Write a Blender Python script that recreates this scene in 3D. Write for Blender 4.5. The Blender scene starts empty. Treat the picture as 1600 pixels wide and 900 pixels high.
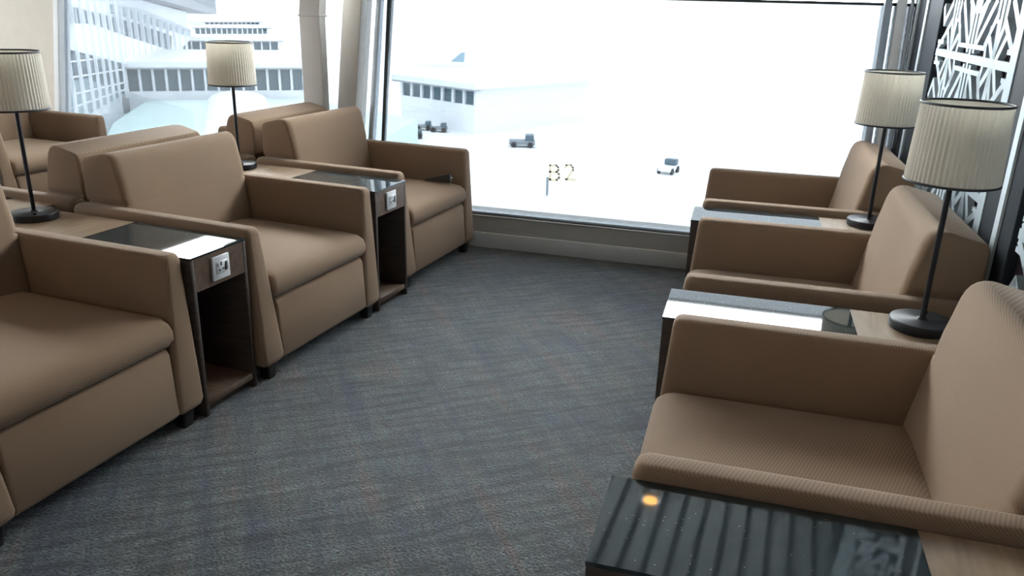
import bpy, bmesh, math, random
from mathutils import Vector, Matrix
from math import sin, cos, pi, radians
random.seed(4)
sc = bpy.context.scene
C = sc.collection

# ------------------------------------------------------------------ camera
cd = bpy.data.cameras.new('camera')
cam = bpy.data.objects.new('camera', cd); C.objects.link(cam)
cd.sensor_width = 36; cd.lens = 28.166; cd.clip_start = 0.02; cd.clip_end = 3000
F = Vector((-0.3157164, 0.88878558, -0.33223989)); R = Vector((0.93877219, 0.34349396, 0.02680806)); U = Vector((-0.13794901, 0.30343382, 0.94281387))
cam.matrix_world = Matrix(((R.x, U.x, -F.x, 1.9036), (R.y, U.y, -F.y, 0.0), (R.z, U.z, -F.z, 1.43946), (0, 0, 0, 1)))
sc.camera = cam
# ------------------------------------------------------------------ sky
SKY = 10.0
w = bpy.data.worlds.new('overcast'); sc.world = w; w.use_nodes = True
bg = w.node_tree.nodes['Background']; bg.inputs[0].default_value = (0.95, 0.98, 1.0, 1); bg.inputs[1].default_value = SKY
vs = sc.view_settings
vs.view_transform = 'Standard'; vs.look = 'None'; vs.gamma = 1; vs.use_curve_mapping = False
vs.exposure = 1.5
LAMP_COL = (1.0, 0.50, 0.13)

# ------------------------------------------------------------------ materials
def newmat(name):
    m = bpy.data.materials.new(name); m.use_nodes = True
    nt = m.node_tree; return m, nt, nt.nodes['Principled BSDF']
def N(nt, t, **kw):
    n = nt.nodes.new(t)
    for k, v in kw.items():
        if k in n.inputs: n.inputs[k].default_value = v
        else: setattr(n, k, v)
    return n
def plain(name, col, rough=0.6, metal=0, spec=0.5, var=0.06, nscale=12, bump=0.0):
    m, nt, p = newmat(name)
    p.inputs['Roughness'].default_value = rough; p.inputs['Metallic'].default_value = metal
    p.inputs['Specular IOR Level'].default_value = spec
    tc = N(nt, 'ShaderNodeTexCoord'); no = N(nt, 'ShaderNodeTexNoise', Scale=nscale, Detail=3.0)
    nt.links.new(tc.outputs['Object'], no.inputs['Vector'])
    mx = N(nt, 'ShaderNodeMix', data_type='RGBA')
    a = tuple(c * (1 - var) for c in col) + (1,); b = tuple(min(1, c * (1 + var)) for c in col) + (1,)
    mx.inputs[6].default_value = a; mx.inputs[7].default_value = b
    nt.links.new(no.outputs[0], mx.inputs[0]); nt.links.new(mx.outputs[2], p.inputs['Base Color'])
    if bump:
        bp = N(nt, 'ShaderNodeBump', Strength=bump, Distance=0.002)
        nt.links.new(no.outputs[0], bp.inputs['Height']); nt.links.new(bp.outputs[0], p.inputs['Normal'])
    return m
def wood(name, c1, c2, rough=0.45, scale=6, axis=0):
    m, nt, p = newmat(name); p.inputs['Roughness'].default_value = rough
    tc = N(nt, 'ShaderNodeTexCoord'); mp = N(nt, 'ShaderNodeMapping')
    s = [scale * 6] * 3; s[axis] = scale; mp.inputs['Scale'].default_value = s
    no = N(nt, 'ShaderNodeTexNoise', Scale=1.0, Detail=6.0, Distortion=1.2)
    cr = N(nt, 'ShaderNodeValToRGB'); cr.color_ramp.elements[0].position = .3; cr.color_ramp.elements[1].position = .7
    cr.color_ramp.elements[0].color = (*c1, 1); cr.color_ramp.elements[1].color = (*c2, 1)
    nt.links.new(tc.outputs['Object'], mp.inputs[0]); nt.links.new(mp.outputs[0], no.inputs['Vector'])
    nt.links.new(no.outputs[0], cr.inputs[0]); nt.links.new(cr.outputs[0], p.inputs['Base Color'])
    return m
def fabric():
    m, nt, p = newmat('tan_twill')
    p.inputs['Roughness'].default_value = 0.85; p.inputs['Specular IOR Level'].default_value = 0.2
    p.inputs['Sheen Weight'].default_value = 0.1; p.inputs['Sheen Roughness'].default_value = 0.5
    tc = N(nt, 'ShaderNodeTexCoord')
    dt = N(nt, 'ShaderNodeVectorMath', operation='DOT_PRODUCT'); dt.inputs[1].default_value = (-0.66, 0.22, 0.95)
    nt.links.new(tc.outputs['Object'], dt.inputs[0])
    no = N(nt, 'ShaderNodeTexNoise', Scale=9.0, Detail=2.0); nt.links.new(tc.outputs['Object'], no.inputs['Vector'])
    ad = N(nt, 'ShaderNodeMath', operation='MULTIPLY_ADD'); ad.inputs[1].default_value = 0.0008
    nt.links.new(no.outputs[0], ad.inputs[0]); nt.links.new(dt.outputs['Value'], ad.inputs[2])
    ml = N(nt, 'ShaderNodeMath', operation='MULTIPLY'); ml.inputs[1].default_value = 2 * pi / 0.0052
    sn = N(nt, 'ShaderNodeMath', operation='SINE')
    nt.links.new(ad.outputs[0], ml.inputs[0]); nt.links.new(ml.outputs[0], sn.inputs[0])
    mr = N(nt, 'ShaderNodeMapRange'); mr.inputs[1].default_value = -1; mr.inputs[2].default_value = 1
    nt.links.new(sn.outputs[0], mr.inputs[0])
    mx = N(nt, 'ShaderNodeMix', data_type='RGBA')
    mx.inputs[6].default_value = (0.218, 0.145, 0.093, 1); mx.inputs[7].default_value = (0.300, 0.204, 0.135, 1)
    nt.links.new(mr.outputs[0], mx.inputs[0])
    n2 = N(nt, 'ShaderNodeTexNoise', Scale=3.0, Detail=4.0); nt.links.new(tc.outputs['Object'], n2.inputs['Vector'])
    m2 = N(nt, 'ShaderNodeMix', data_type='RGBA', blend_type='MULTIPLY'); m2.inputs[0].default_value = 1
    r2 = N(nt, 'ShaderNodeMapRange'); r2.inputs[3].default_value = .86; r2.inputs[4].default_value = 1.1
    nt.links.new(n2.outputs[0], r2.inputs[0]); nt.links.new(mx.outputs[2], m2.inputs[6]); nt.links.new(r2.outputs[0], m2.inputs[7])
    nt.links.new(m2.outputs[2], p.inputs['Base Color'])
    bp = N(nt, 'ShaderNodeBump', Strength=0.15, Distance=0.001)
    nt.links.new(mr.outputs[0], bp.inputs['Height']); nt.links.new(bp.outputs[0], p.inputs['Normal'])
    return m
def carpet():
    m, nt, p = newmat('carpet_weave')
    p.inputs['Roughness'].default_value = 0.75; p.inputs['Specular IOR Level'].default_value = 0.35
    p.inputs['Sheen Weight'].default_value = 0.35; p.inputs['Sheen Roughness'].default_value = .45
    tc = N(nt, 'ShaderNodeTexCoord')
    def mapped(rot, scale):
        mp = N(nt, 'ShaderNodeMapping'); mp.inputs['Rotation'].default_value = (0, 0, rot); nt.links.new(tc.outputs['Object'], mp.inputs[0])
        m_ = N(nt, 'ShaderNodeMapping'); m_.inputs['Scale'].default_value = scale; nt.links.new(mp.outputs[0], m_.inputs[0]); return m_
    a = radians(-39)
    def noise(rot, scale, det=2.0):
        m_ = mapped(rot, scale); n_ = N(nt, 'ShaderNodeTexNoise', Scale=1.0, Detail=det); nt.links.new(m_.outputs[0], n_.inputs['Vector']); return n_.outputs[0]
    def rng(src, lo, hi, f0=.3, f1=.7):
        r = N(nt, 'ShaderNodeMapRange'); r.inputs[1].default_value = f0; r.inputs[2].default_value = f1
        r.inputs[3].default_value = lo; r.inputs[4].default_value = hi; nt.links.new(src, r.inputs[0]); return r.outputs[0]
    def mul(s1, s2, op='MULTIPLY'):
        q = N(nt, 'ShaderNodeMath', operation=op); nt.links.new(s1, q.inputs[0]); nt.links.new(s2, q.inputs[1]); return q.outputs[0]
    streak = noise(a, (4.5, 30, 1), 4.0)          # short dark streaks along the weave
    fine = noise(a, (60.0, 12, 1), 3.0)
    cross = noise(a, (15, .7, 1), 2.0)            # bands of other yarn crossing them
    patch = noise(a, (2.5, 3.0, 1), 1.0)
    grain = N(nt, 'ShaderNodeTexNoise', Scale=120.0, Detail=4.0); nt.links.new(tc.outputs['Object'], grain.inputs['Vector'])
    tint = mul(rng(cross, 0, .62, .32, .68), rng(patch, 0, .38, .32, .68), 'ADD')
    cr = N(nt, 'ShaderNodeValToRGB'); e = cr.color_ramp.elements
    e[0].position = .18; e[0].color = (.050, .068, .112, 1); e[1].position = .84; e[1].color = (.098, .080, .080, 1)
    for ps, cl in ((.36, (.062, .090, .106, 1)), (.5, (.074, .083, .096, 1)), (.64, (.078, .102, .108, 1))):
        x = e.new(ps); x.color = cl
    nt.links.new(tint, cr.inputs[0])
    f = mul(mul(mul(rng(streak, .38, 1.08, .34, .66), rng(fine, .72, 1.2)), rng(cross, .8, 1.12)), mul(rng(grain.outputs[0], .2, 1.85, .35, .65), rng(patch, .8, 1.08)))
    mx = N(nt, 'ShaderNodeMix', data_type='RGBA', blend_type='MULTIPLY'); mx.inputs[0].default_value = 1
    nt.links.new(cr.outputs[0], mx.inputs[6]); nt.links.new(f, mx.inputs[7]); nt.links.new(mx.outputs[2], p.inputs['Base Color'])
    bp = N(nt, 'ShaderNodeBump', Strength=.6, Distance=0.003); nt.links.new(f, bp.inputs['Height']); nt.links.new(bp.outputs[0], p.inputs['Normal'])
    return m
def table_glass():
    m, nt, p = newmat('dark_table_glass')
    p.inputs['Roughness'].default_value = 0.035; p.inputs['IOR'].default_value = 1.5
    tc = N(nt, 'ShaderNodeTexCoord')
    v = N(nt, 'ShaderNodeTexVoronoi', Scale=95.0); nt.links.new(tc.outputs['Object'], v.inputs['Vector'])
    sp = N(nt, 'ShaderNodeMapRange'); sp.inputs[1].default_value = .06; sp.inputs[2].default_value = .12; sp.inputs[3].default_value = 1; sp.inputs[4].default_value = 0
    nt.links.new(v.outputs['Distance'], sp.inputs[0])
    vc = N(nt, 'ShaderNodeMath', operation='GREATER_THAN'); vc.inputs[1].default_value = .72
    sep = N(nt, 'ShaderNodeSeparateColor'); nt.links.new(v.outputs['Color'], sep.inputs[0]); nt.links.new(sep.outputs[0], vc.inputs[0])
    ml = N(nt, 'ShaderNodeMath', operation='MULTIPLY'); nt.links.new(sp.outputs[0], ml.inputs[0]); nt.links.new(vc.outputs[0], ml.inputs[1])
    no = N(nt, 'ShaderNodeTexNoise', Scale=7.0, Detail=5.0); nt.links.new(tc.outputs['Object'], no.inputs['Vector'])
    mx0 = N(nt, 'ShaderNodeMix', data_type='RGBA'); mx0.inputs[6].default_value = (.014, .022, .026, 1); mx0.inputs[7].default_value = (.04, .056, .062, 1)
    nt.links.new(no.outputs[0], mx0.inputs[0])
    mx = N(nt, 'ShaderNodeMix', data_type='RGBA'); mx.inputs[7].default_value = (.3, .33, .34, 1)
    nt.links.new(mx0.outputs[2], mx.inputs[6]); nt.links.new(ml.outputs[0], mx.inputs[0]); nt.links.new(mx.outputs[2], p.inputs['Base Color'])
    return m
def pane(name, tint, refl=0.5):
    m = bpy.data.materials.new(name); m.use_nodes = True; nt = m.node_tree; nt.nodes.clear()
    o = N(nt, 'ShaderNodeOutputMaterial'); t = N(nt, 'ShaderNodeBsdfTransparent'); t.inputs[0].default_value = (*tint, 1)
    g = N(nt, 'ShaderNodeBsdfGlossy'); g.inputs['Roughness'].default_value = 0.0; g.inputs[0].default_value = (refl, refl, refl, 1)
    lw = N(nt, 'ShaderNodeLayerWeight'); lw.inputs[0].default_value = .5
    pw = N(nt, 'ShaderNodeMath', operation='POWER'); pw.inputs[1].default_value = 5; nt.links.new(lw.outputs['Facing'], pw.inputs[0])
    fr = N(nt, 'ShaderNodeMath', operation='MULTIPLY_ADD'); fr.inputs[1].default_value = .9; fr.inputs[2].default_value = .04; nt.links.new(pw.outputs[0], fr.inputs[0])
    mx = N(nt, 'ShaderNodeMixShader'); nt.links.new(fr.outputs[0], mx.inputs[0]); nt.links.new(t.outputs[0], mx.inputs[1]); nt.links.new(g.outputs[0], mx.inputs[2])
    nt.links.new(mx.outputs[0], o.inputs[0]); return m
def shade_mat():
    m = bpy.data.materials.new('pleated_shade_cloth'); m.use_nodes = True; nt = m.node_tree; nt.nodes.clear()
    o = N(nt, 'ShaderNodeOutputMaterial'); d = N(nt, 'ShaderNodeBsdfDiffuse'); t = N(nt, 'ShaderNodeBsdfTranslucent')
    tc = N(nt, 'ShaderNodeTexCoord'); no = N(nt, 'ShaderNodeTexNoise', Scale=14.0); nt.links.new(tc.outputs['Object'], no.inputs['Vector'])
    mx0 = N(nt, 'ShaderNodeMix', data_type='RGBA'); mx0.inputs[6].default_value = (.84, .80, .72, 1); mx0.inputs[7].default_value = (.92, .89, .82, 1)
    nt.links.new(no.outputs[0], mx0.inputs[0])
    nt.links.new(mx0.outputs[2], d.inputs[0]); nt.links.new(mx0.outputs[2], t.inputs[0])
    mx = N(nt, 'ShaderNodeMixShader'); mx.inputs[0].default_value = .42
    nt.links.new(d.outputs[0], mx.inputs[1]); nt.links.new(t.outputs[0], mx.inputs[2]); nt.links.new(mx.outputs[0], o.inputs[0]); return m
def emit(name, col, s):
    m = bpy.data.materials.new(name); m.use_nodes = True; nt = m.node_tree; nt.nodes.clear()
    o = N(nt, 'ShaderNodeOutputMaterial'); e = N(nt, 'ShaderNodeEmission'); e.inputs[0].default_value = (*col, 1); e.inputs[1].default_value = s
    nt.links.new(e.outputs[0], o.inputs[0]); return m

M = dict(
    fabric=fabric(), carpet=carpet(), tglass=table_glass(), shade=shade_mat(),
    black=plain('black_lacquer', (.010, .011, .015), .42, 0, .35),
    foot=plain('black_wood', (.01, .01, .011), .45),
    trim=plain('dark_braid', (.03, .032, .038), .6),
    liner=plain('white_liner', (.8, .8, .78), .7),
    walnut=wood('walnut_veneer', (.085, .052, .036), (.16, .105, .075), .4),
    walnut_shaded=wood('shaded_walnut', (.028, .019, .014), (.055, .038, .028), .7),  # darker walnut copy, the niche's shade put into its colour
    oak=wood('light_oak', (.25, .175, .115), (.38, .28, .19), .32, 4, 1),
    plate=plain('white_plastic', (.75, .77, .8), .3),
    slot=plain('socket_slot', (.02, .02, .022), .5),
    edge=plain('ground_glass_edge', (.35, .42, .42), .2),
    wallpaint=plain('cream_paint', (.74, .68, .58), .7),
    pale=plain('pale_paint', (.82, .84, .85), .5),
    greyp=plain('grey_beige_paint', (.60, .57, .53), .6),
    frame=plain('grey_metal_frame', (.34, .38, .42), .35, .3),
    framel=plain('pale_blue_grey_frame', (.55, .62, .68), .35, .2),
    gasket=plain('black_gasket', (.02, .025, .03), .5),
    sill=plain('backlit_sill_grey', (.42, .41, .385), .55),  # grey kept darker to paint in the backlit face
    base=plain('reflected_light_baseboard', (.62, .62, .6), .5),  # lighter grey paints in the light reflected onto the baseboard
    darkwall=plain('charcoal_wall_panel', (.03, .036, .044), .7, 0, .15),
    alu=plain('pale_metal_trim', (.68, .76, .80), .35, .2),
    fret=plain('pale_grey_lacquer', (.44, .51, .55), .45),
    fretback=plain('dark_plum_backing', (.035, .024, .03), .8, 0, .1),
    ceil=plain('dark_ceiling_slat', (.10, .11, .11), .6),
    ceilgap=plain('ceiling_void', (.06, .066, .066), .9),
    plainwall=plain('dim_wall_paint', (.25, .23, .2), .8),
    tarmac=plain('pale_concrete_apron', (.84, .85, .85), .9, 0, .1, .04, .02),
    white=plain('white_cladding', (.8, .83, .86), .6, 0, .3, .04, .05),
    roofc=plain('pale_green_roof', (.62, .74, .73), .8, 0, .2, .05, .05),
    greyroof=plain('grey_roof_edge', (.38, .40, .42), .8, 0, .2, .05, .05),
    farglass=plain('blue_grey_glazing', (.10, .15, .18), .25, 0, .35, .35, .12),
    farglass2=plain('pale_glazing', (.30, .38, .41), .3, 0, .35, .25, .08),
    mark=plain('faded_yellow_marking', (.6, .5, .32), .8),
    vehicle=plain('dark_vehicle_paint', (.22, .25, .27), .5),
    vwhite=plain('white_vehicle_paint', (.78, .8, .8), .4),
    tail=plain('blue_tail_paint', (.32, .45, .52), .4),
    low=pane('tinted_lower_pane', (.236, .248, .258), .45),
    mid=pane('rear_fill_pane', (.17, .17, .17), .3), mid2=pane('side_fill_pane', (.5, .5, .5), .3),  # panes of the added fill windows, tint sets the fill strength
    high=pane('clear_upper_pane', (.95, .97, .97), .45),
    spot=emit('warm_downlight_glow', LAMP_COL, 7),
    blackbag=plain('black_pouch_leather', (.012, .01, .01), .35),
)

# ------------------------------------------------------------------ mesh helpers
def newbm(): return bmesh.new()
def link(name, bm, mat, parent=None, smooth=False, bevel=0, seg=3, loc=None, auto=True):
    bmesh.ops.recalc_face_normals(bm, faces=bm.faces)
    me = bpy.data.meshes.new(name); bm.to_mesh(me); bm.free(); me.materials.append(mat)
    o = bpy.data.objects.new(name, me); C.objects.link(o)
    if parent: o.parent = parent
    if loc: o.location = loc
    if bevel:
        b = o.modifiers.new('b', 'BEVEL'); b.width = bevel; b.segments = seg; b.limit_method = 'ANGLE'; b.angle_limit = radians(25); smooth = True
        b.harden_normals = False
    if smooth:
        for p in me.polygons: p.use_smooth = True
    return o
def box(bm, x0, x1, y0, y1, z0, z1):
    v = [bm.verts.new(p) for p in ((x0,y0,z0),(x1,y0,z0),(x1,y1,z0),(x0,y1,z0),(x0,y0,z1),(x1,y0,z1),(x1,y1,z1),(x0,y1,z1))]
    for f in ((0,3,2,1),(4,5,6,7),(0,1,5,4),(1,2,6,5),(2,3,7,6),(3,0,4,7)): bm.faces.new([v[i] for i in f])
    return v
def hexa(bm, pts):
    v = [bm.verts.new(p) for p in pts]
    for f in ((0,3,2,1),(4,5,6,7),(0,1,5,4),(1,2,6,5),(2,3,7,6),(3,0,4,7)): bm.faces.new([v[i] for i in f])
def boxm(*a):
    bm = newbm(); box(bm, *a); return bm
def rring(x0, x1, y0, y1, z, r, k=5, dz=0):
    pts = []
    for cx, cy, a0 in ((x1-r, y1-r, 0), (x0+r, y1-r, pi/2), (x0+r, y0+r, pi), (x1-r, y0+r, 3*pi/2)):
        for i in range(k+1):
            a = a0 + pi/2*i/k; pts.append((cx + r*cos(a), cy + r*sin(a), z))
    return pts
def bring(x0, x1, y0, y1, z, rx=.045, ry=.10, r=.015, k=8):
    pts = []
    for cx, cy, a0, ax, ay in ((x1-rx, y1-ry, 0, rx, ry), (x0+r, y1-r, pi/2, r, r), (x0+r, y0+r, pi, r, r), (x1-rx, y0+ry, 3*pi/2, rx, ry)):
        for i in range(k+1):
            a = a0 + pi/2*i/k; pts.append((cx + ax*cos(a), cy + ay*sin(a), z))
    return pts
def loft(bm, rings, cap=True):
    vr = [[bm.verts.new(p) for p in r] for r in rings]
    n = len(vr[0])
    for a, b in zip(vr, vr[1:]):
        for i in range(n): bm.faces.new((a[i], a[(i+1)%n], b[(i+1)%n], b[i]))
    if cap:
        bm.faces.new(vr[0][::-1]); bm.faces.new(vr[-1])
def lathe(bm, prof, n=48, pleat=0):
    rings = []
    for r, z in prof:
        rings.append([(max(1e-5, (r + (pleat if (i % 2) else 0))) * cos(2*pi*i/n), max(1e-5, (r + (pleat if (i % 2) else 0))) * sin(2*pi*i/n), z) for i in range(n)])
    return rings
def cyl(bm, x, y, z0, z1, r, n=24, r2=None):
    r2 = r if r2 is None else r2
    loft(bm, [[(x + r*cos(2*pi*i/n), y + r*sin(2*pi*i/n), z0) for i in range(n)], [(x + r2*cos(2*pi*i/n), y + r2*sin(2*pi*i/n), z1) for i in range(n)]])
def torus(bm, R_, r, z, n=60, k=8):
    vr = []
    for i in range(n):
        a = 2*pi*i/n
        vr.append([bm.verts.new(((R_ + r*cos(2*pi*j/k))*cos(a), (R_ + r*cos(2*pi*j/k))*sin(a), z + r*sin(2*pi*j/k))) for j in range(k)])
    for i in range(n):
        for j in range(k): bm.faces.new((vr[i][j], vr[(i+1)%n][j], vr[(i+1)%n][(j+1)%k], vr[i][(j+1)%k]))
def tag(o, label=None, cat=None, group=None, kind=None):
    if label: o['label'] = label
    if cat: o['category'] = cat
    if group: o['group'] = group
    if kind: o['kind'] = kind
    return o
def empty(name, loc, rz=0, **kw):
    o = bpy.data.objects.new(name, None); C.objects.link(o); o.location = loc; o.rotation_euler = (0, 0, rz); o.empty_display_size = .1
    return tag(o, **kw)
def kids(o): return [c for c in list(bpy.data.objects) if c.parent == o]
def copy_tree(o, loc, rz, **kw):
    def rec(s, par):
        c = s.copy(); C.objects.link(c); c.parent = par
        for ch in kids(s): rec(ch, c)
        return c
    r = rec(o, None); r.location = loc; r.rotation_euler = (0, 0, rz); tag(r, **kw); return r
def struct(name, bm, mat, **kw):
    o = link(name, bm, mat, **kw); 
    if not kw.get('parent'): o['kind'] = 'structure'
    return o

# ------------------------------------------------------------------ room
MA = radians(3.627)                      # main facade direction
A0 = Vector((0, 4.50)); EM = Vector((cos(MA), sin(MA))); NM = Vector((-sin(MA), cos(MA)))
LA = -0.0812; AL = Vector((-0.62, 4.461)); EL = Vector((cos(LA), sin(LA))); NL = Vector((-sin(LA), cos(LA)))
def fac(main, t, off, z):
    a, e, n = (A0, EM, NM) if main else (AL, EL, NL)
    p = a + e*t + n*off; return (p.x, p.y, z)
LEAN = 0.16; SZ = 0.207
def fbox(bm, main, t0, t1, o0, o1, z0, z1, lean=False):
    def P(t, o, z): return fac(main, t, o + (LEAN*(z-SZ) if lean else 0), z)
    hexa(bm, [P(t0,o0,z0), P(t1,o0,z0), P(t1,o1,z0), P(t0,o1,z0), P(t0,o0,z1), P(t1,o0,z1), P(t1,o1,z1), P(t0,o1,z1)])
T0, T1 = -0.621, 2.235                   # main window opening
CZ = 2.75
fl = newbm(); v = [fl.verts.new(p) for p in ((-6,-3,0),(3.3,-3,0),(2.55,4.95,0),(-0.6,4.6,0),(-6,5.1,0))]; fl.faces.new(v)
floor = struct('floor', fl, M['carpet'])
tag(floor, 'blue-grey carpet with diagonal streaked weave')
bm = newbm(); fbox(bm, 1, T0-.03, 2.44, 0, .22, 0, SZ); fbox(bm, 1, T0-.03, 2.44, -.006, .1, SZ-.012, SZ)
struct('wall_window_side', bm, M['sill'], bevel=.004)
bm = newbm(); fbox(bm, 1, T0, 2.40, -.014, 0.0, .002, .1); struct('baseboard_window_side', bm, M['base'], bevel=.004)
bm = newbm(); fbox(bm, 0, -5.4, 0.0, 0, .22, 0, SZ); struct('wall_window_left', bm, M['sill'])
bm = newbm(); fbox(bm, 0, -5.4, -2.965, 0.005, .1, SZ, CZ, True); struct('wall_left_of_window', bm, M['wallpaint'])
# windows
def window(name, main, t0, t1, zt, mats, fw=.02):
    bm = newbm()
    for a, b in ((t0, t0+fw), (t1-fw, t1)): fbox(bm, main, a, b, .05, .075, SZ, zt, True)
    fbox(bm, main, t0, t1, .03, .09, zt-.04, zt, True); fbox(bm, main, t0, t1, .03, .09, SZ, SZ+.012, True)
    wn = struct(name, bm, M['frame'])
    b2 = newbm(); fbox(b2, main, t0+fw*.5, t1-fw*.5, .06, .066, SZ+.005, 1.494, True); link('lower_pane', b2, M['low'], wn)
    b2 = newbm(); fbox(b2, main, t0+fw*.5, t1-fw*.5, .06, .066, 1.505, zt-.02, True); link('upper_pane', b2, M['high'], wn)
    b2 = newbm(); fbox(b2, main, t0, t1, .045, .085, 1.492, 1.507, True); link('transom', b2, M['gasket'], wn)
    return wn
WT = 2.5
window('window_1', 1, T0, 2.395, WT, None, .012)
window('window_2', 0, -2.965, -.015, WT, None, .006)
bm = newbm(); fbox(bm, 0, -5.4, 0.05, 0.0, .3, WT, CZ+.05, True); fbox(bm, 1, -.68, 2.46, 0.0, .3, WT, CZ+.05, True); struct('wall_window_head', bm, M['plainwall'])
bm = newbm(); fbox(bm, 0, -3.02, -2.96, -.004, .1, SZ, WT, True); struct('trim_1', bm, M['pale'], bevel=.006)
# slanted mullion group at the corner between the windows
bm = newbm(); fbox(bm, 0, -.345, -.205, -.005, .12, SZ, WT, True); struct('trim_2', bm, M['greyp'], bevel=.006)
bm = newbm(); fbox(bm, 0, -.12, -.088, .03, .08, SZ, WT, True); struct('trim_4', bm, M['framel'], bevel=.006)
bm = newbm(); fbox(bm, 1, T0-.008, T0+.006, .04, .052, SZ, WT, True); struct('trim_6', bm, M['gasket'])
# upright column in front of the left window
colm = empty('column', fac(0, -.44, 0, 0), LA, kind='structure')
b = boxm(-.078, .078, -.03, .03, SZ-.2, 1.345); link('column_shaft', b, M['greyp'], colm, bevel=.006)
b = newbm(); hexa(b, [(-.08,-.03,1.352),(.075,-.03,1.352),(.075,.04,1.352),(-.08,.04,1.352),(-.075,.14,WT),(.08,.14,WT),(.08,.2,WT),(-.075,.2,WT)]); link('column_head', b, M['greyp'], colm, bevel=.006)
b = boxm(-.083, .083, -.034, .042, 1.343, 1.354); link('joint_collar', b, M['greyp'], colm, bevel=.003)
# right-hand jamb between window and panelled wall
for i, (t0, t1, o0, m) in enumerate(((2.225, 2.262, .0, 'frame'), (2.288, 2.335, .01, 'pale'), (2.352, 2.366, .0, 'frame'), (2.382, 2.40, .02, 'pale'))):
    bm = newbm(); fbox(bm, 1, t0, t1, o0, .14, SZ, WT, True); struct('trim_%d' % (7+i), bm, M[m], bevel=.004)
# right wall (local frame: s along the wall toward the camera, w into the room)
WA = Vector((2.38, 4.65)); WD = Vector((.066, -1)).normalized(); WN = Vector((-1, -.066)).normalized()
def wp(s, w_, z): p = WA + WD*s + WN*w_; return (p.x, p.y, z)
def wbox(bm, s0, s1, w0, w1, z0, z1):
    hexa(bm, [wp(s0,w0,z0), wp(s1,w0,z0), wp(s1,w1,z0), wp(s0,w1,z0), wp(s0,w0,z1), wp(s1,w0,z1), wp(s1,w1,z1), wp(s0,w1,z1)])
bm = newbm(); wbox(bm, -.45, 7.5, -.12, -.03, 0, CZ); struct('wall_right', bm, M['fretback'])
bm = newbm()
for s0, s1 in ((-.40, .42), (1.70, 2.03), (3.30, 7.5)): wbox(bm, s0, s1, -.03, 0, 0, CZ)
struct('wall_right_panels', bm, M['darkwall'], bevel=.004)
for i, (s0, s1, z0) in enumerate(((.07, .118, 0), (1.87, 1.915, 0), (-.19, -.15, 0))):
    bm = newbm(); wbox(bm, s0, s1, .0, .008, z0, CZ); struct('trim_%d' % (13+i), bm, M['alu'])
def bar2(bm, a0, h0, a1, h1, wd, w0, w1):
    d = Vector((a1-a0, h1-h0)); L = d.length; d /= L; n = Vector((-d.y, d.x)) * wd/2
    e = d*wd*.3
    p = [Vector((a0, h0))-e-n, Vector((a1, h1))+e-n, Vector((a1, h1))+e+n, Vector((a0, h0))-e+n]
    hexa(bm, [wp(q.x, w0, q.y) for q in p] + [wp(q.x, w1, q.y) for q in p])
HALF = [(0,.0,0,.17),(.05,.03,.05,.17),(.05,.17,.14,.215),(.03,.185,.035,.225),(.012,.17,.0,.21),
    (.075,.06,.245,.207),(.195,.055,.29,.155),(.295,.14,.295,.21),(.345,.0,.345,.21),(.395,.14,.395,.21),
    (.32,.135,.345,.0),(.40,.135,.335,.02),(.25,.075,.335,.01),(.40,.14,.51,.07),(.45,.205,.56,.125),(.445,.085,.38,.015),(.21,.06,.225,.02),
    (.24,.11,.21,.05),(.51,.07,.60,.02),(.12,.20,.06,.12),(.56,.125,.61,.19)]
def screen(sc_, label):
    t = empty('fretwork_screen', wp(sc_, 0, 0), 0, label=label, cat='screen', group='fretwork screens on the right wall')
    inv = Matrix.Translation(-t.location)
    bm = newbm()
    zc = 1.295
    P = .43
    for k in range(-3, 4):
        z0 = zc + k*P
        for sg in (-1, 1):
            for (a0, h0, a1, h1) in HALF:
                for mir in (-1, 1):
                    if a0 == 0 and a1 == 0 and mir < 0: continue
                    za, zb = z0 + sg*h0, z0 + sg*h1
                    if max(za, zb) > CZ-.06 or min(za, zb) < .06: continue
                    bar2(bm, sc_ + mir*a0, za, sc_ + mir*a1, zb, .028, -.026, -.004)
        if .1 < z0 < CZ-.1:
            bar2(bm, sc_-.61, z0, sc_+.61, z0, .03, -.025, -.003)
            for mir in (-1, 1):
                for hh in (.045, -.045):
                    bar2(bm, sc_, z0+hh, sc_+mir*.2, z0+hh, .017, -.025, -.0035); bar2(bm, sc_+mir*.5, z0+hh, sc_+mir*.61, z0+hh, .016, -.025, -.0035)
    bm.transform(inv); link('fretwork', bm, M['fret'], t)
    bm = newbm()
    wbox(bm, sc_+.575, sc_+.645, -.029, .004, .0, CZ)
    wbox(bm, sc_-.66, sc_+.575, -.029, .004, 0, .06); wbox(bm, sc_-.66, sc_+.575, -.029, .004, CZ-.06, CZ)
    bm.transform(inv); link('border', bm, M['fret'], t)
screen(1.06, 'pale fretwork wall screen behind the far right lamps, nearer the window')
screen(2.69, 'pale fretwork wall screen at right edge, behind the nearest right armchair')
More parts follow.
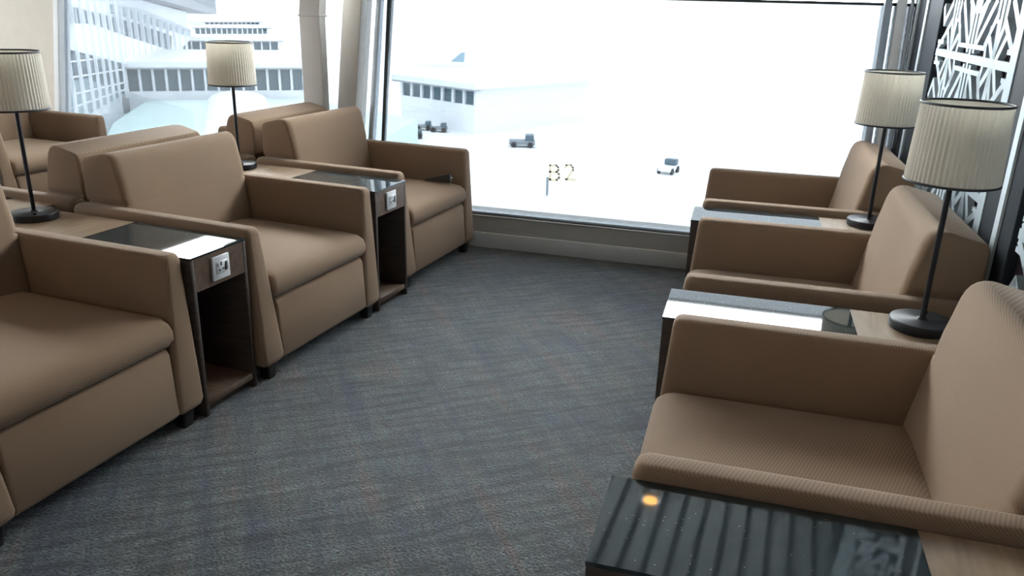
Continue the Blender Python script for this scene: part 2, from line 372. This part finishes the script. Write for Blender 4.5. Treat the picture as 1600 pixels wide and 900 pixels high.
# remaining shell
bm = newbm()
box(bm, -6, 3.6, -3, 5.4, CZ+.03, CZ+.1)
ceil = struct('ceiling', bm, M['ceilgap'])
bm = newbm()
y = -3.0; x = -6.0
while x < 3.4:
    box(bm, x, x+.09, -3, 5.0, CZ-.02, CZ+.03); x += .13
link('slats', bm, M['ceil'], ceil)['kind'] = 'stuff'
bm = newbm()
box(bm, -6, 3.6, -3.1, -3, 0, .9); box(bm, -6, 3.6, -3.1, -3, 2.5, CZ+.1); box(bm, -6, -5, -3.1, -3, .9, 2.5); box(bm, 2.6, 3.6, -3.1, -3, .9, 2.5)
struct('wall_back', bm, M['plainwall'])
struct('fill_window_rear', boxm(-5, 2.6, -3.06, -3.05, .9, 2.5), M['mid'])  # unseen rear window, added to give the room fill light
bm = newbm()
box(bm, -6.1, -6, -3.1, 5.2, 0, .5); box(bm, -6.1, -6, -3.1, 5.2, 2.5, CZ+.1); box(bm, -6.1, -6, -3.1, -.5, .5, 2.5); box(bm, -6.1, -6, 4.2, 5.2, .5, 2.5)
struct('wall_left', bm, M['plainwall'])
struct('fill_window_side', boxm(-6.06, -6.05, -.5, 4.2, .5, 2.5), M['mid2'])  # side window out of view, added to brighten the left end

# ------------------------------------------------------------------ armchair
W_, TT, TB, ZB, ZP, HA = 0.867, 0.074, 0.128, 0.062, 0.318, 0.627
def make_chair():
    root = empty('armchair', (0, 0, 0))
    for s in (0, 1):
        def Y(y): return y if s == 0 else W_ - y
        bm = newbm()
        # stacked rings give the arm its inward taper and its rounded ends
        rings = []
        for z, g in ((ZB, .02), (ZB+.012, .006), (ZB+.03, 0), (.2, 0), (.32, 0), (.45, 0), (HA-.022, 0), (HA-.009, .004), (HA-.0025, .0095), (HA, .018)):
            k = (z-ZB)/(HA-ZB); th = TB + (TT-TB)*k; xf = .039*(1-k)**1.0
            y0, y1 = g, th - g
            r = .02
            rr = rring(-.885+g, xf-g, y0, y1, z, min(r, (y1-y0)*.45), 4)
            rings.append([(p[0], Y(p[1]), p[2]) for p in rr])
        loft(bm, rings)
        link('arm', bm, M['fabric'], root, smooth=True)
    bm = newbm()
    rings = []
    for z, g in ((ZB+.004, .012), (ZB+.02, 0), (.2, 0), (ZP-.022, .0), (ZP-.006, .008), (ZP, .02)):
        k = (z-ZB)/(HA-ZB); xf = .034*(1-k) - .002
        rings.append(rring(-.84, xf-g, TB-.012, W_-TB+.012, z, .012, 3))
    loft(bm, rings); link('front_panel', bm, M['fabric'], root, smooth=True)
    # seat cushion with a soft crown and rolled front edge
    bm = newbm(); rings = []
    for z, g in ((ZP+.002, .035), (ZP+.012, .014), (ZP+.035, .0), (ZP+.06, 0), (ZP+.085, .008), (ZP+.103, .026), (ZP+.114, .055), (ZP+.121, .10), (ZP+.126, .17), (ZP+.128, .25)):
        ys = max(0, g-.02)*.75 + (.004 if g else 0)
        r = min(.05, .02+g*.5)
        rings.append(rring(-.66+g*.35, .03-g, TB-.032+ys, W_-TB+.032-ys, z, r, 5))
    loft(bm, rings); link('seat_cushion', bm, M['fabric'], root, smooth=True)
    # backrest: narrow between the arms, full width above them, leaning back
    bm = newbm(); rings = []
    def front(z): return -.655 - (z-.62)*.2
    for z in (.36, .42, .50, .58, HA-.004):
        k = (z-ZB)/(HA-ZB); th = TB + (TT-TB)*k
        rings.append(bring(-.87, front(z), th-.008, W_-th+.008, z, .022, .04))
    for z, g, yy in ((HA+.002, 0, .012), (HA+.008, 0, .003), (HA+.03, -.001, 0), (.69, -.002, 0), (.74, 0, 0), (.785, .0005, .0), (.806, .004, .0), (.820, .010, .0005), (.829, .019, .001), (.8345, .031, .003), (.836, .045, .006)):
        x0 = -.878 + max(0, g-.01)*.4; x1 = front(z) - g
        q = min(1, (x1-x0)/.12)
        t = max(0, min(1, (z-.70)/.09))
        rings.append([(px_, py_, pz_ - t*(x1-px_)*.24) for px_, py_, pz_ in bring(x0, x1, yy+.066, W_-yy-.066, z, .022*q, .04, .012*q)])
    loft(bm, rings); link('backrest', bm, M['fabric'], root, smooth=True)
    for x, y in ((-.01, .065), (-.01, W_-.065), (-.82, .065), (-.82, W_-.065)):
        bm = newbm(); loft(bm, [rring(x-.021, x+.021, y-.021, y+.021, 0, .006, 2), rring(x-.03, x+.03, y-.03, y+.03, ZB+.012, .008, 2)])
        link('leg', bm, M['foot'], root)
    return root
chair = make_chair()
used = [False]
def put_chair(x, y, rz, **kw):
    if not used[0]:
        used[0] = True; chair.location = (x, y, 0); chair.rotation_euler = (0, 0, rz); tag(chair, **kw); return chair
    return copy_tree(chair, (x, y, 0), rz, **kw)
GL = 'tan armchairs of the left double row facing the aisle'
G2 = 'tan armchairs backing the left row and facing the far side'
GR = 'tan armchairs along the panelled wall'
PIT = .8672 + .3239
put_chair(-.0265, 1.187, -.0147, label='tan armchair cut off at the left edge of the photo, nearest in left row', cat='armchair', group=GL)
put_chair(.0146, 2.366, -.0341, label='tan armchair in middle of left row, between the two socket tables', cat='armchair', group=GL)
put_chair(.0119, 3.560, -.0313, label='tan armchair farthest in left row, by the large window, with black pouch', cat='armchair', group=GL)
# mirrored row behind it: facing -x
def flip(x, ynear, rz, **kw): return put_chair(x - W_*sin(-rz)*0, ynear + W_, pi + rz, **kw)
flip(-1.785, 2.46, -.02, label='tan armchair back-to-back with middle left armchair, only its back and arm seen', cat='armchair', group=G2)
flip(-1.785, 3.615, -.02, label='tan armchair back-to-back with farthest left armchair, behind the thin lamp pole', cat='armchair', group=G2)
put_chair(-2.81, 3.575, -.03, label='tan armchair at far left under the cream wall, seen behind near lamp', cat='armchair', group='tan armchairs of the far left row')
# right row: faces -x. local y runs away from the window after rotation by pi
RX, RY, RANG, PR = 1.6518, 1.3582, .0535, 1.139
def rpos(k, d, y):
    dx, dy, dr = ((.0213, -.0416, .0139), (.0043, .01, .0243), (-.0256, .0316, .0291))[k]
    y0 = k*PR; yc = y0 + dy + (y-y0)*cos(dr) + d*sin(dr); dd = d + dx - (y-y0)*sin(dr)
    return RX + dd*cos(RANG) - yc*sin(RANG), RY + yc*cos(RANG) + dd*sin(RANG), RANG + dr
rl = ('tan armchair nearest the camera at right, behind the glossy foreground table', 'tan armchair in middle of right row, beside the table with the large lamp', 'tan armchair farthest in right row, against the large window')
for k in range(3):
    x, y, a = rpos(k, 0.012, k*PR + W_)
    put_chair(x, y, pi + a, label=rl[k], cat='armchair', group=GR)

# ------------------------------------------------------------------ side tables
TH = .600
def make_table(name, y0, y1, x_glass, x_end, second, x0, loc, rz, socket, **kw):
    """local frame like the chair: front at x=0, runs toward -x; second: glass again at the other end"""
    t = empty(name, loc, rz, **kw)
    xf = .012
    for ya in ((y0, y0+.018), (y1-.018, y1)):
        link('side_panel', boxm(x_end, xf, ya[0], ya[1], .0, TH-.006), M['walnut_shaded'], t, bevel=.0015, seg=1)
    link('apron', boxm(xf-.02, xf, y0+.018, y1-.018, TH-.125, TH-.006), M['walnut'], t)
    if second: link('apron', boxm(x_end, x_end+.02, y0+.018, y1-.018, TH-.125, TH-.006), M['walnut'], t)
    link('inner_shelf', boxm(x_end+.02, xf-.02, y0+.018, y1-.018, TH-.125, TH-.107), M['walnut_shaded'], t)
    link('bottom_shelf', boxm(x_end+.01, xf-.004, y0+.018, y1-.018, .035, .06), M['walnut'], t, bevel=.001, seg=1)
    link('plinth', boxm(x_end+.03, xf-.03, y0+.018, y1-.018, 0, .035), M['walnut_shaded'], t)
    link('back_panel', boxm(-.52, -.50, y0+.018, y1-.018, .06, TH-.125), M['walnut_shaded'], t)
    g = link('glass_top', boxm(x_glass, xf+.001, y0, y1, TH-.006, TH+.002), M['tglass'], t)
    g['label'] = 'dark glossy glass top'
    xw = x_end if not second else x_end + (xf - x_glass)
    link('wood_top', boxm(xw, x_glass, y0, y1, TH-.006, TH+.001), M['oak'], t)['label'] = 'light oak top'
    if second: link('glass_top', boxm(x_end, xw, y0, y1, TH-.006, TH+.002), M['tglass'], t)['label'] = 'dark glossy glass top'
    if socket:
        ym = socket
        pl = link('socket_plate', boxm(xf, xf+.009, ym-.043, ym+.043, TH-.108, TH-.022), M['plate'], t, bevel=.002, seg=2)
        pl['label'] = 'white power socket plate'
        zc = TH-.065
        link('socket_face', boxm(xf+.009, xf+.0115, ym-.03, ym+.03, zc-.022, zc+.024), M['plate'], pl, bevel=.0015, seg=1)
        for k, (dy, dz, hy, hz) in enumerate(((-.004, .014, .003, .007), (-.013, -.008, .005, .0025), (.005, -.006, .005, .0025), (-.022, .012, .0015, .006))):
            link('pin_hole', boxm(xf+.0115, xf+.0122, ym+dy-hy, ym+dy+hy, zc+dz-hz, zc+dz+hz), M['slot'], pl)
        b = newbm(); hexa(b, [(xf+.0115, ym+.013, zc-.014), (xf+.0125, ym+.013, zc-.014), (xf+.0125, ym+.022, zc-.016), (xf+.0115, ym+.022, zc-.016), (xf+.0115, ym+.017, zc+.016), (xf+.0125, ym+.017, zc+.016), (xf+.0125, ym+.022, zc+.016), (xf+.0115, ym+.022, zc+.016)])
        link('switch_painted_shadow', b, M['slot'], pl)  # thin dark wedge painting the rocker switch's cast shadow
        link('rocker_switch', boxm(xf+.0115, xf+.016, ym+.022, ym+.030, zc-.014, zc+.018), M['plate'], pl, bevel=.001, seg=1)
    return t
GTL = 'long side tables shared by the left double row'
make_table('side_table', .01, .296, -.51, -1.0, False, 0, (-.0018, 2.054, 0), -.018, .15, label='dark walnut side table with white socket, between nearest and middle left armchairs', cat='side table', group=GTL)
make_table('side_table', .01, .305, -.51, -.945, False, 0, (.045, 3.236, 0), -.025, .15, label='dark walnut side table with white socket, between middle and farthest left armchairs', cat='side table', group=GTL)
make_table('side_table', 0, .27, -.51, -.74, False, 0, (-1.76, 2.455, 0), pi-.02, None, label='walnut side table behind the near left lamp, its front turned away', cat='side table', group=GTL)
make_table('side_table', 0, .27, -.51, -.74, False, 0, (-1.76, 3.60, 0), pi-.02, None, label='walnut side table behind the lamp by the left window, its front turned away', cat='side table', group=GTL)
make_table('side_table', .01, .30, -.51, -.9, False, 0, (-2.80, 3.27, 0), -.03, None, label='walnut side table at far left edge, beside the armchair under cream wall', cat='side table', group=GTL + ', far row')
GTR = 'side tables along the panelled wall'
tl = ('glossy dark glass side table filling the lower right foreground', 'dark glass side table carrying the large right lamp, between nearest and middle right armchairs', 'dark glass side table between middle and farthest right armchairs, reflecting the window')
for k in range(-1, 2):
    x, y, a = rpos(max(k, 0), -.012, k*PR + PR - .004)
    make_table('side_table', 0, .262, -.52, -.875, False, 0, (x, y, 0), pi + a, None, label=tl[k+1], cat='side table', group=GTR)

# ------------------------------------------------------------------ table lamps
def make_lamp():
    t = empty('table_lamp', (0, 0, 0))
    bm = newbm(); loft(bm, lathe(bm, [(.084, 0), (.086, .004), (.086, .023), (.083, .028), (.014, .0285), (.012, .034)], 48))
    bs = link('base', bm, M['black'], t, smooth=True, bevel=.001, seg=1)
    bm = newbm(); cyl(bm, .045, -.035, .028, .036, .007, 12); link('switch_knob', bm, M['black'], bs)
    bm = newbm(); cyl(bm, 0, 0, .02, .60, .0078, 16); link('pole', bm, M['black'], t, smooth=False)
    bm = newbm(); n = 112
    outer = lathe(bm, [(.114, .425), (.1138, .44), (.1075, .61), (.107, .63)], n, .0032)
    loft(bm, outer, cap=False)
    sh = link('lamp_shade', bm, M['shade'], t)
    bm = newbm(); loft(bm, lathe(bm, [(.1118, .427), (.1045, .628)], 64), cap=False); link('shade_liner', bm, M['shade'], sh, smooth=True)
    bm = newbm(); torus(bm, .1168, .0036, .425); link('bottom_trim', bm, M['trim'], sh, smooth=True)
    bm = newbm(); torus(bm, .1098, .0034, .63); link('top_trim', bm, M['trim'], sh, smooth=True)
    bm = newbm()
    for a in (0, 2*pi/3, 4*pi/3):
        p, q = Vector((0, 0, .60)), Vector((.106*cos(a), .106*sin(a), .618)); d = (q-p); L = d.length
        b = newbm(); cyl(b, 0, 0, 0, L, .0016, 6); b.transform(Matrix.Translation(p) @ d.to_track_quat('Z', 'Y').to_matrix().to_4x4())
        me = bpy.data.meshes.new('x'); b.to_mesh(me); bm.from_mesh(me); bpy.data.meshes.remove(me); b.free()
    link('shade_spider', bm, M['alu'], sh)
    bm = newbm(); loft(bm, lathe(bm, [(.012, .47), (.024, .50), (.03, .53), (.024, .56), (.012, .575)], 20)); link('bulb', bm, M['liner'], t, smooth=True)
    return t
lamp = make_lamp()
lamp.location = (-.89, 2.24, TH+.001); tag(lamp, 'cream pleated lamp on black pole, at left beside the nearest armchairs', 'table lamp', 'pleated table lamps')
for (x, y, rz, lb) in ((-.845, 3.43, 0, 'cream pleated lamp on thin black pole in front of left window'),
                   (2.292, 2.405, 2.0, 'largest cream pleated lamp, on the oak table end at right'),
                   (2.21, 3.62, 2.0, 'cream pleated lamp behind the largest one, nearer the window')):
    copy_tree(lamp, (x, y, TH+.001), rz, label=lb, cat='table lamp', group='pleated table lamps')

# small black pouch on the far left chair's seat
bm = newbm(); L0 = []
hexa(bm, [(-.11, -.02, 0), (.07, -.02, 0), (.07, .02, 0), (-.11, .02, 0), (-.09, -.014, .012), (.066, -.016, .052), (.066, .012, .052), (-.09, .01, .012)])
pc = link('pouch', bm, M['blackbag'], None, bevel=.006); pc.location = (-.075, 4.255, ZP+.131); pc.rotation_euler = (0, 0, -.03)
tag(pc, 'small black pouch on the seat of the farthest left armchair', 'pouch')
bm = newbm(); cyl(bm, .071, 0, .025, .032, .006, 10); link('metal_snap', bm, M['alu'], pc)

# ceiling downlights
def downlight(x, y, power, label):
    t = empty('downlight', (x, y, CZ-.02), 0, label=label, cat='ceiling light', group='warm ceiling downlights')
    bm = newbm(); torus(bm, .055, .006, -.002, 32, 6); link('bezel', bm, M['alu'], t, smooth=True)
    bm = newbm(); cyl(bm, 0, 0, -.004, 0, .045, 24); link('diffuser', bm, M['spot'], t)
    ld = bpy.data.lights.new('downlight_beam', 'SPOT'); ld.energy = power; ld.color = (1, .72, .45); ld.spot_size = 1.9; ld.spot_blend = .8; ld.shadow_soft_size = .05
    lo = bpy.data.objects.new('beam', ld); C.objects.link(lo); lo.parent = t; lo.location = (0, 0, -.02)
for x, y, lb in ((1.303, 4.45, 'round warm downlight mirrored as an amber spot in the foreground glass table'),
        (-1.0, 4.45, 'round warm ceiling downlight above the corner between the two windows'),
        (1.3, 1.2, 'round warm ceiling downlight above the nearest right armchair'),
        (-1.0, 1.2, 'round warm ceiling downlight above the nearest left armchair'),
        (-3.5, 1.2, 'round warm ceiling downlight above the far left row')):
    downlight(x, y, 6, lb)

# ------------------------------------------------------------------ outdoors
GZ = -16.0
gm = newbm(); v = [gm.verts.new(p) for p in ((-900, 9, GZ), (700, 9, GZ), (700, 1400, GZ), (-900, 1400, GZ))]; gm.faces.new(v)
struct('ground', gm, M['tarmac'])
def vbox(bm, a, b, o0, o1, z0, z1):
    """box along the ground line a-b, offset o0..o1 to its left-hand normal (away)"""
    a = Vector(a); b = Vector(b); e = (b-a).normalized(); n = Vector((-e.y, e.x))
    q = [a+n*o0, b+n*o0, b+n*o1, a+n*o1]
    hexa(bm, [(p.x, p.y, z0) for p in q] + [(p.x, p.y, z1) for p in q])
def pier(A, B, zb, zt, n, depth, label, sill=-1.0, roof=.8, ov=1.2, glass='farglass', mw=.18):
    A = Vector(A); B = Vector(B); e = (B-A).normalized(); L = (B-A).length
    t = empty('terminal_pier', (A.x, A.y, GZ), 0, label=label, cat='building', group='terminal piers beyond the left window')
    inv = Matrix.Translation(-t.location)
    def part(nm, bm, m, par=t):
        bm.transform(inv); return link(nm, bm, M[m], par)
    bm = newbm(); vbox(bm, A+e*3, B, .5, depth, GZ, zt+.2); part('body', bm, 'white')
    bm = newbm(); vbox(bm, A, B, -.15, .6, GZ, zb); part('lower_wall', bm, 'white')
    bm = newbm(); vbox(bm, A-e*1.0, B+e*1.0, -ov, depth+1, zt, zt+roof); part('roof', bm, 'white')
    bm = newbm(); vbox(bm, A-e*1.0, B+e*1.0, -ov+.1, 0, zt-.25, zt-.003); part('roof_soffit', bm, 'greyroof')
    for i in range(n):
        p, q = A + e*L*i/n, A + e*L*(i+1)/n
        bm = newbm(); vbox(bm, p+e*mw, q-e*mw, .25, .4, zb, zt); part('window_pane', bm, glass)
    for i in range(n+1):
        p = A + e*L*i/n
        bm = newbm(); vbox(bm, p-e*mw, p+e*mw, -.1, .45, zb, zt); part('mullion', bm, 'white')
pier((-92.5, 94.3), (-73.0, 110.4), -12, -8.5, 14, 30, 'nearest white terminal pier with tall band of blue windows')
pier((-146.9, 164.8), (-129.4, 183.2), -12, -8.8, 12, 12, 'second white terminal pier with narrower window band', roof=.25)
pier((-188.8, 221.6), (-176.5, 243.1), -10, -8.0, 14, 6, 'third distant white terminal pier with thin window strip', roof=.15, mw=.2)
pier((-209.4, 251.1), (-202.2, 273.4), -8, -7.1, 12, 20, 'farthest white terminal pier just below horizon', roof=.3, mw=.2)
pier((-57.3, 113.3), (-42.2, 106.5), -12, -9.7, 7, 25, 'low white building with blue windows seen in the large window', mw=.22)
# long concourse wall at the far left
P1 = Vector((-78.45, 74.53)); E1 = Vector((-.56702, .82370)); N1 = Vector((-.82370, -.56702))
co = empty('terminal_concourse', (P1.x, P1.y, GZ), 0, label='long white glazed terminal concourse receding at the left', cat='building')
inv = Matrix.Translation(-co.location)
def cpoly(nm, pts, o0, o1, m):
    bm = newbm(); a = []; b = []
    for s, z in pts:
        p = P1 + E1*s + N1*o0; q = P1 + E1*s + N1*o1
        a.append(bm.verts.new((p.x, p.y, z))); b.append(bm.verts.new((q.x, q.y, z)))
    n = len(a); bm.faces.new(a); bm.faces.new(b[::-1])
    for i in range(n): bm.faces.new((a[i], b[i], b[(i+1)%n], a[(i+1)%n]))
    bm.transform(inv); return link(nm, bm, M[m], co)
cpoly('main_wall', [(-30, GZ), (20.5, GZ), (20.5, -8.3), (73, -10.8), (106, -8.5), (106, -2), (46, .7), (20, 2.5), (-30, 4.5)], .6, 20, 'white')
cpoly('lower_glazing', [(-20, -8.4), (-12, -10.2), (0, -12), (20.8, -12), (23.6, -8.1), (2.6, -5.5), (-8.9, -4.1), (-20, -2.8)], .3, .6, 'farglass')
cpoly('lower_glazing_reflection', [(-20, -11.5), (0, -11.9), (20.0, -11.9), (10, -9.9), (0, -8.0), (-10, -7.5), (-20, -7)], .22, .32, 'farglass2')  # pale sheet painting the ground's reflection over the lower glazing
cpoly('middle_glazing', [(-16, -1.2), (-8, -1.6), (4.8, -2.0), (21.9, -3.9), (72.8, -9.1), (75.3, -6.2), (40, -3.0), (12.5, -1.0), (-6.8, .4), (-16, 1.1)], .3, .6, 'farglass')
cpoly('upper_glazing', [(19.5, -.9), (107.4, -7.5), (108.7, -6.1), (45.3, -.8), (20.2, .1)], .3, .6, 'farglass2')
cpoly('top_glazing', [(-16, 2.4), (12, 1.0), (20, .6), (20, 1.6), (-16, 3.4)], .3, .6, 'farglass')
cpoly('spandrel', [(-20, -2.8), (-8.9, -4.1), (2.6, -5.5), (23.6, -8.1), (60, -11.2), (71.6, -10.8), (72.8, -9.1), (21.9, -3.9), (4.8, -2.0), (-8, -1.6), (-16, -1.2)], -.1, .6, 'white')
cpoly('roof_edge', [(20, 1.8), (46.4, .7), (122.6, -2.4), (150, -3.2), (150, 1), (122, 1.2), (46, 3), (20, 4)], -2.5, 6, 'greyroof')
S = (-13.5, -8.7, -4.6, -.2, 3.5, 7.4, 11.2, 15.0, 19.7)
for s in S:
    cpoly('mullion', [(s-.1, -12.4), (s+.1, -12.4), (s+.1, 1.5), (s-.1, 1.5)], -.45, -.1, 'white')
for s in (23.6, 29.4, 34.6, 40.1, 46.1, 52.6, 59.7, 67.6, 76.2, 85, 95):
    zt = -.3 - (s-20)*.075
    cpoly('mullion', [(s-.14, zt-6.6 + (s-23)*.02), (s+.14, zt-6.6+(s-23)*.02), (s+.14, zt+.6), (s-.14, zt+.6)], -.3, .28, 'white')
for z0, z1 in ((-5.4, -6.9), (-6.9, -8.8), (-8.7, -10.6), (-10.2, -11.6)):
    cpoly('transom', [(-20, z0+.15), (20.5, z1+.15), (20.5, z1+.32), (-20, z0+.32)], -.05, .2, 'white')
for i in range(22):
    s = -14 + i*1.9
    k = max(0, (s+8)/30)
    cpoly('glazing_bar', [(s-.06, -1.7-2.2*k), (s+.06, -1.7-2.2*k), (s+.06, .2-1.6*k), (s-.06, .2-1.6*k)], .1, .3, 'white')
# low roofs in front of the piers
def slab(name, pts, z0, z1, m, label, cat='roof'):
    bm = newbm(); a = [bm.verts.new((x, y, z0)) for x, y in pts]; b = [bm.verts.new((x, y, z1)) for x, y in pts]
    n = len(a); bm.faces.new(a[::-1]); bm.faces.new(b)
    for i in range(n): bm.faces.new((a[i], a[(i+1)%n], b[(i+1)%n], b[i]))
    o = link(name, bm, M[m]); return tag(o, label, cat)
slab('low_roof', [(-75.5, 74.5), (-88.5, 93.5), (-72, 109), (-46, 96), (-40, 70), (-60, 57)], GZ, -13, 'roofc', 'pale green flat roof below the nearest terminal pier')
bm = newbm()
a = Vector((-78.0, 100.5)); b = Vector((-50.5, 66.0)); e = (b-a).normalized(); n = Vector((-e.y, e.x))
rings = []
for p in (a, b):
    rings.append([((p + n*(4.2*cos(th))).x, (p + n*(4.2*cos(th))).y, -13 + 1.5*sin(th)) for th in [pi*i/12 for i in range(13)]])
loft(bm, rings); tag(link('boarding_bridge', bm, M['white'], smooth=False), 'white round-topped boarding bridge crossing the pale roof', 'boarding bridge')
# stand marking painted on the apron
def glyph(strokes, org, name, label):
    bm = newbm(); ux = Vector((.942, .335)); uy = Vector((-.30, .954))
    for st in strokes:
        for (x0, y0), (x1, y1) in zip(st, st[1:]):
            a_ = Vector((x0*1.15, y0*8.2)); b_ = Vector((x1*1.15, y1*8.2)); d = (b_-a_).normalized(); nn = Vector((-d.y*.11, d.x*.55)); d = Vector((d.x*.11, d.y*.5))
            q = [Vector(org) + ux*c_.x + uy*c_.y for c_ in (a_-d-nn, b_+d-nn, b_+d+nn, a_-d+nn)]
            hexa(bm, [(c_.x, c_.y, GZ+.01) for c_ in q] + [(c_.x, c_.y, GZ+.04) for c_ in q])
    tag(link(name, bm, M['mark']), label, 'ground marking')
B = [[(0,0),(0,1),(.6,1),(.8,.88),(.8,.64),(.6,.52),(0,.52)], [(.6,.52),(.85,.4),(.85,.12),(.6,0),(0,0)]]
TWO = [[(0,.82),(.18,1),(.62,1),(.8,.84),(.8,.64),(0,0),(.85,0)]]
glyph(B, (-22.9, 81.0), 'stand_letter', 'faded letter B painted on the pale apron')
glyph(TWO, (-21.4, 81.9), 'stand_number', 'faded number 2 painted on the pale apron')
# small apron vehicles and a tail fin
def vehicle(x, y, rz, L, Wd, H, m, label):
    t = empty('apron_vehicle', (x, y, GZ), rz, label=label, cat='vehicle', group='small vehicles on the apron')
    link('body', boxm(-L/2, L/2, -Wd/2, Wd/2, .35, H*.55), M[m], t, bevel=.08, seg=2)
    link('cab', boxm(L*.12, L*.45, -Wd*.45, Wd*.45, H*.55, H), M['farglass'], t, bevel=.08, seg=2)
    for sx in (-.32, .32):
        for sy in (-1, 1):
            b = newbm(); cyl(b, 0, 0, -.12, .12, .36, 14); b.transform(Matrix.Rotation(pi/2, 4, 'X')); b.transform(Matrix.Translation((sx*L, sy*Wd*.5, .36)))
            link('wheel', b, M['slot'], t)
for (x, y, rz, L, Wd, H, m, lb) in ((-32.7, 99.7, .35, 3.4, 1.8, 1.6, 'vehicle', 'dark low truck standing alone left of the apron marking'),
    (-12, 91, 1.4, 3.0, 1.5, 1.5, 'vwhite', 'white van on the apron right of the ground marking'),
    (-50.3, 106.5, .3, 2.4, 1.3, 1.3, 'vehicle', 'dark cart near the low white building, left one'),
    (-47.6, 106.0, .3, 2.4, 1.3, 1.3, 'vehicle', 'dark cart near the low white building, right one'),
    (-51, 99.5, .5, 2.2, 1.2, 1.2, 'vehicle', 'small dark cart just above the far left armchair, left one'),
    (-48.0, 99.0, .4, 2.2, 1.2, 1.2, 'vehicle', 'small dark cart just above the far left armchair, right one')):
    vehicle(x, y, rz, L, Wd, H, m, lb)
t = empty('bollard_post', (-20.8, 73.3, GZ), 0, label='slim dark post standing on the apron below the marking', cat='post')
bm = newbm(); cyl(bm, 0, 0, 0, 1.9, .13, 10); link('post', bm, M['vehicle'], t)
bm = newbm(); cyl(bm, 0, 0, 0, .12, .5, 14); link('foot', bm, M['vwhite'], t)
bm = newbm()
hexa(bm, [(0, 0, 0), (9, 0, 0), (9, .5, 0), (0, .5, 0), (7.2, .1, 6), (9.6, .1, 6), (9.6, .4, 6), (7.2, .4, 6)])
tf = link('tail_fin', bm, M['tail']); tf.location = (-86, 195, -12.6); tf.rotation_euler = (0, 0, .35); tf.scale = (.4, .4, .4)
tag(tf, 'blue aircraft tail fin rising beyond the low white building', 'aircraft tail')
bm = newbm(); rr = []
for x, r in ((-22, .3), (-19, 1.4), (-14, 1.9), (6, 1.9), (12, 1.3), (16, .5)):
    rr.append([(x, .25 + r*cos(2*pi*i/16), -1.6 + r*sin(2*pi*i/16)) for i in range(16)])
loft(bm, rr); link('fuselage', bm, M['vwhite'], tf, smooth=True)
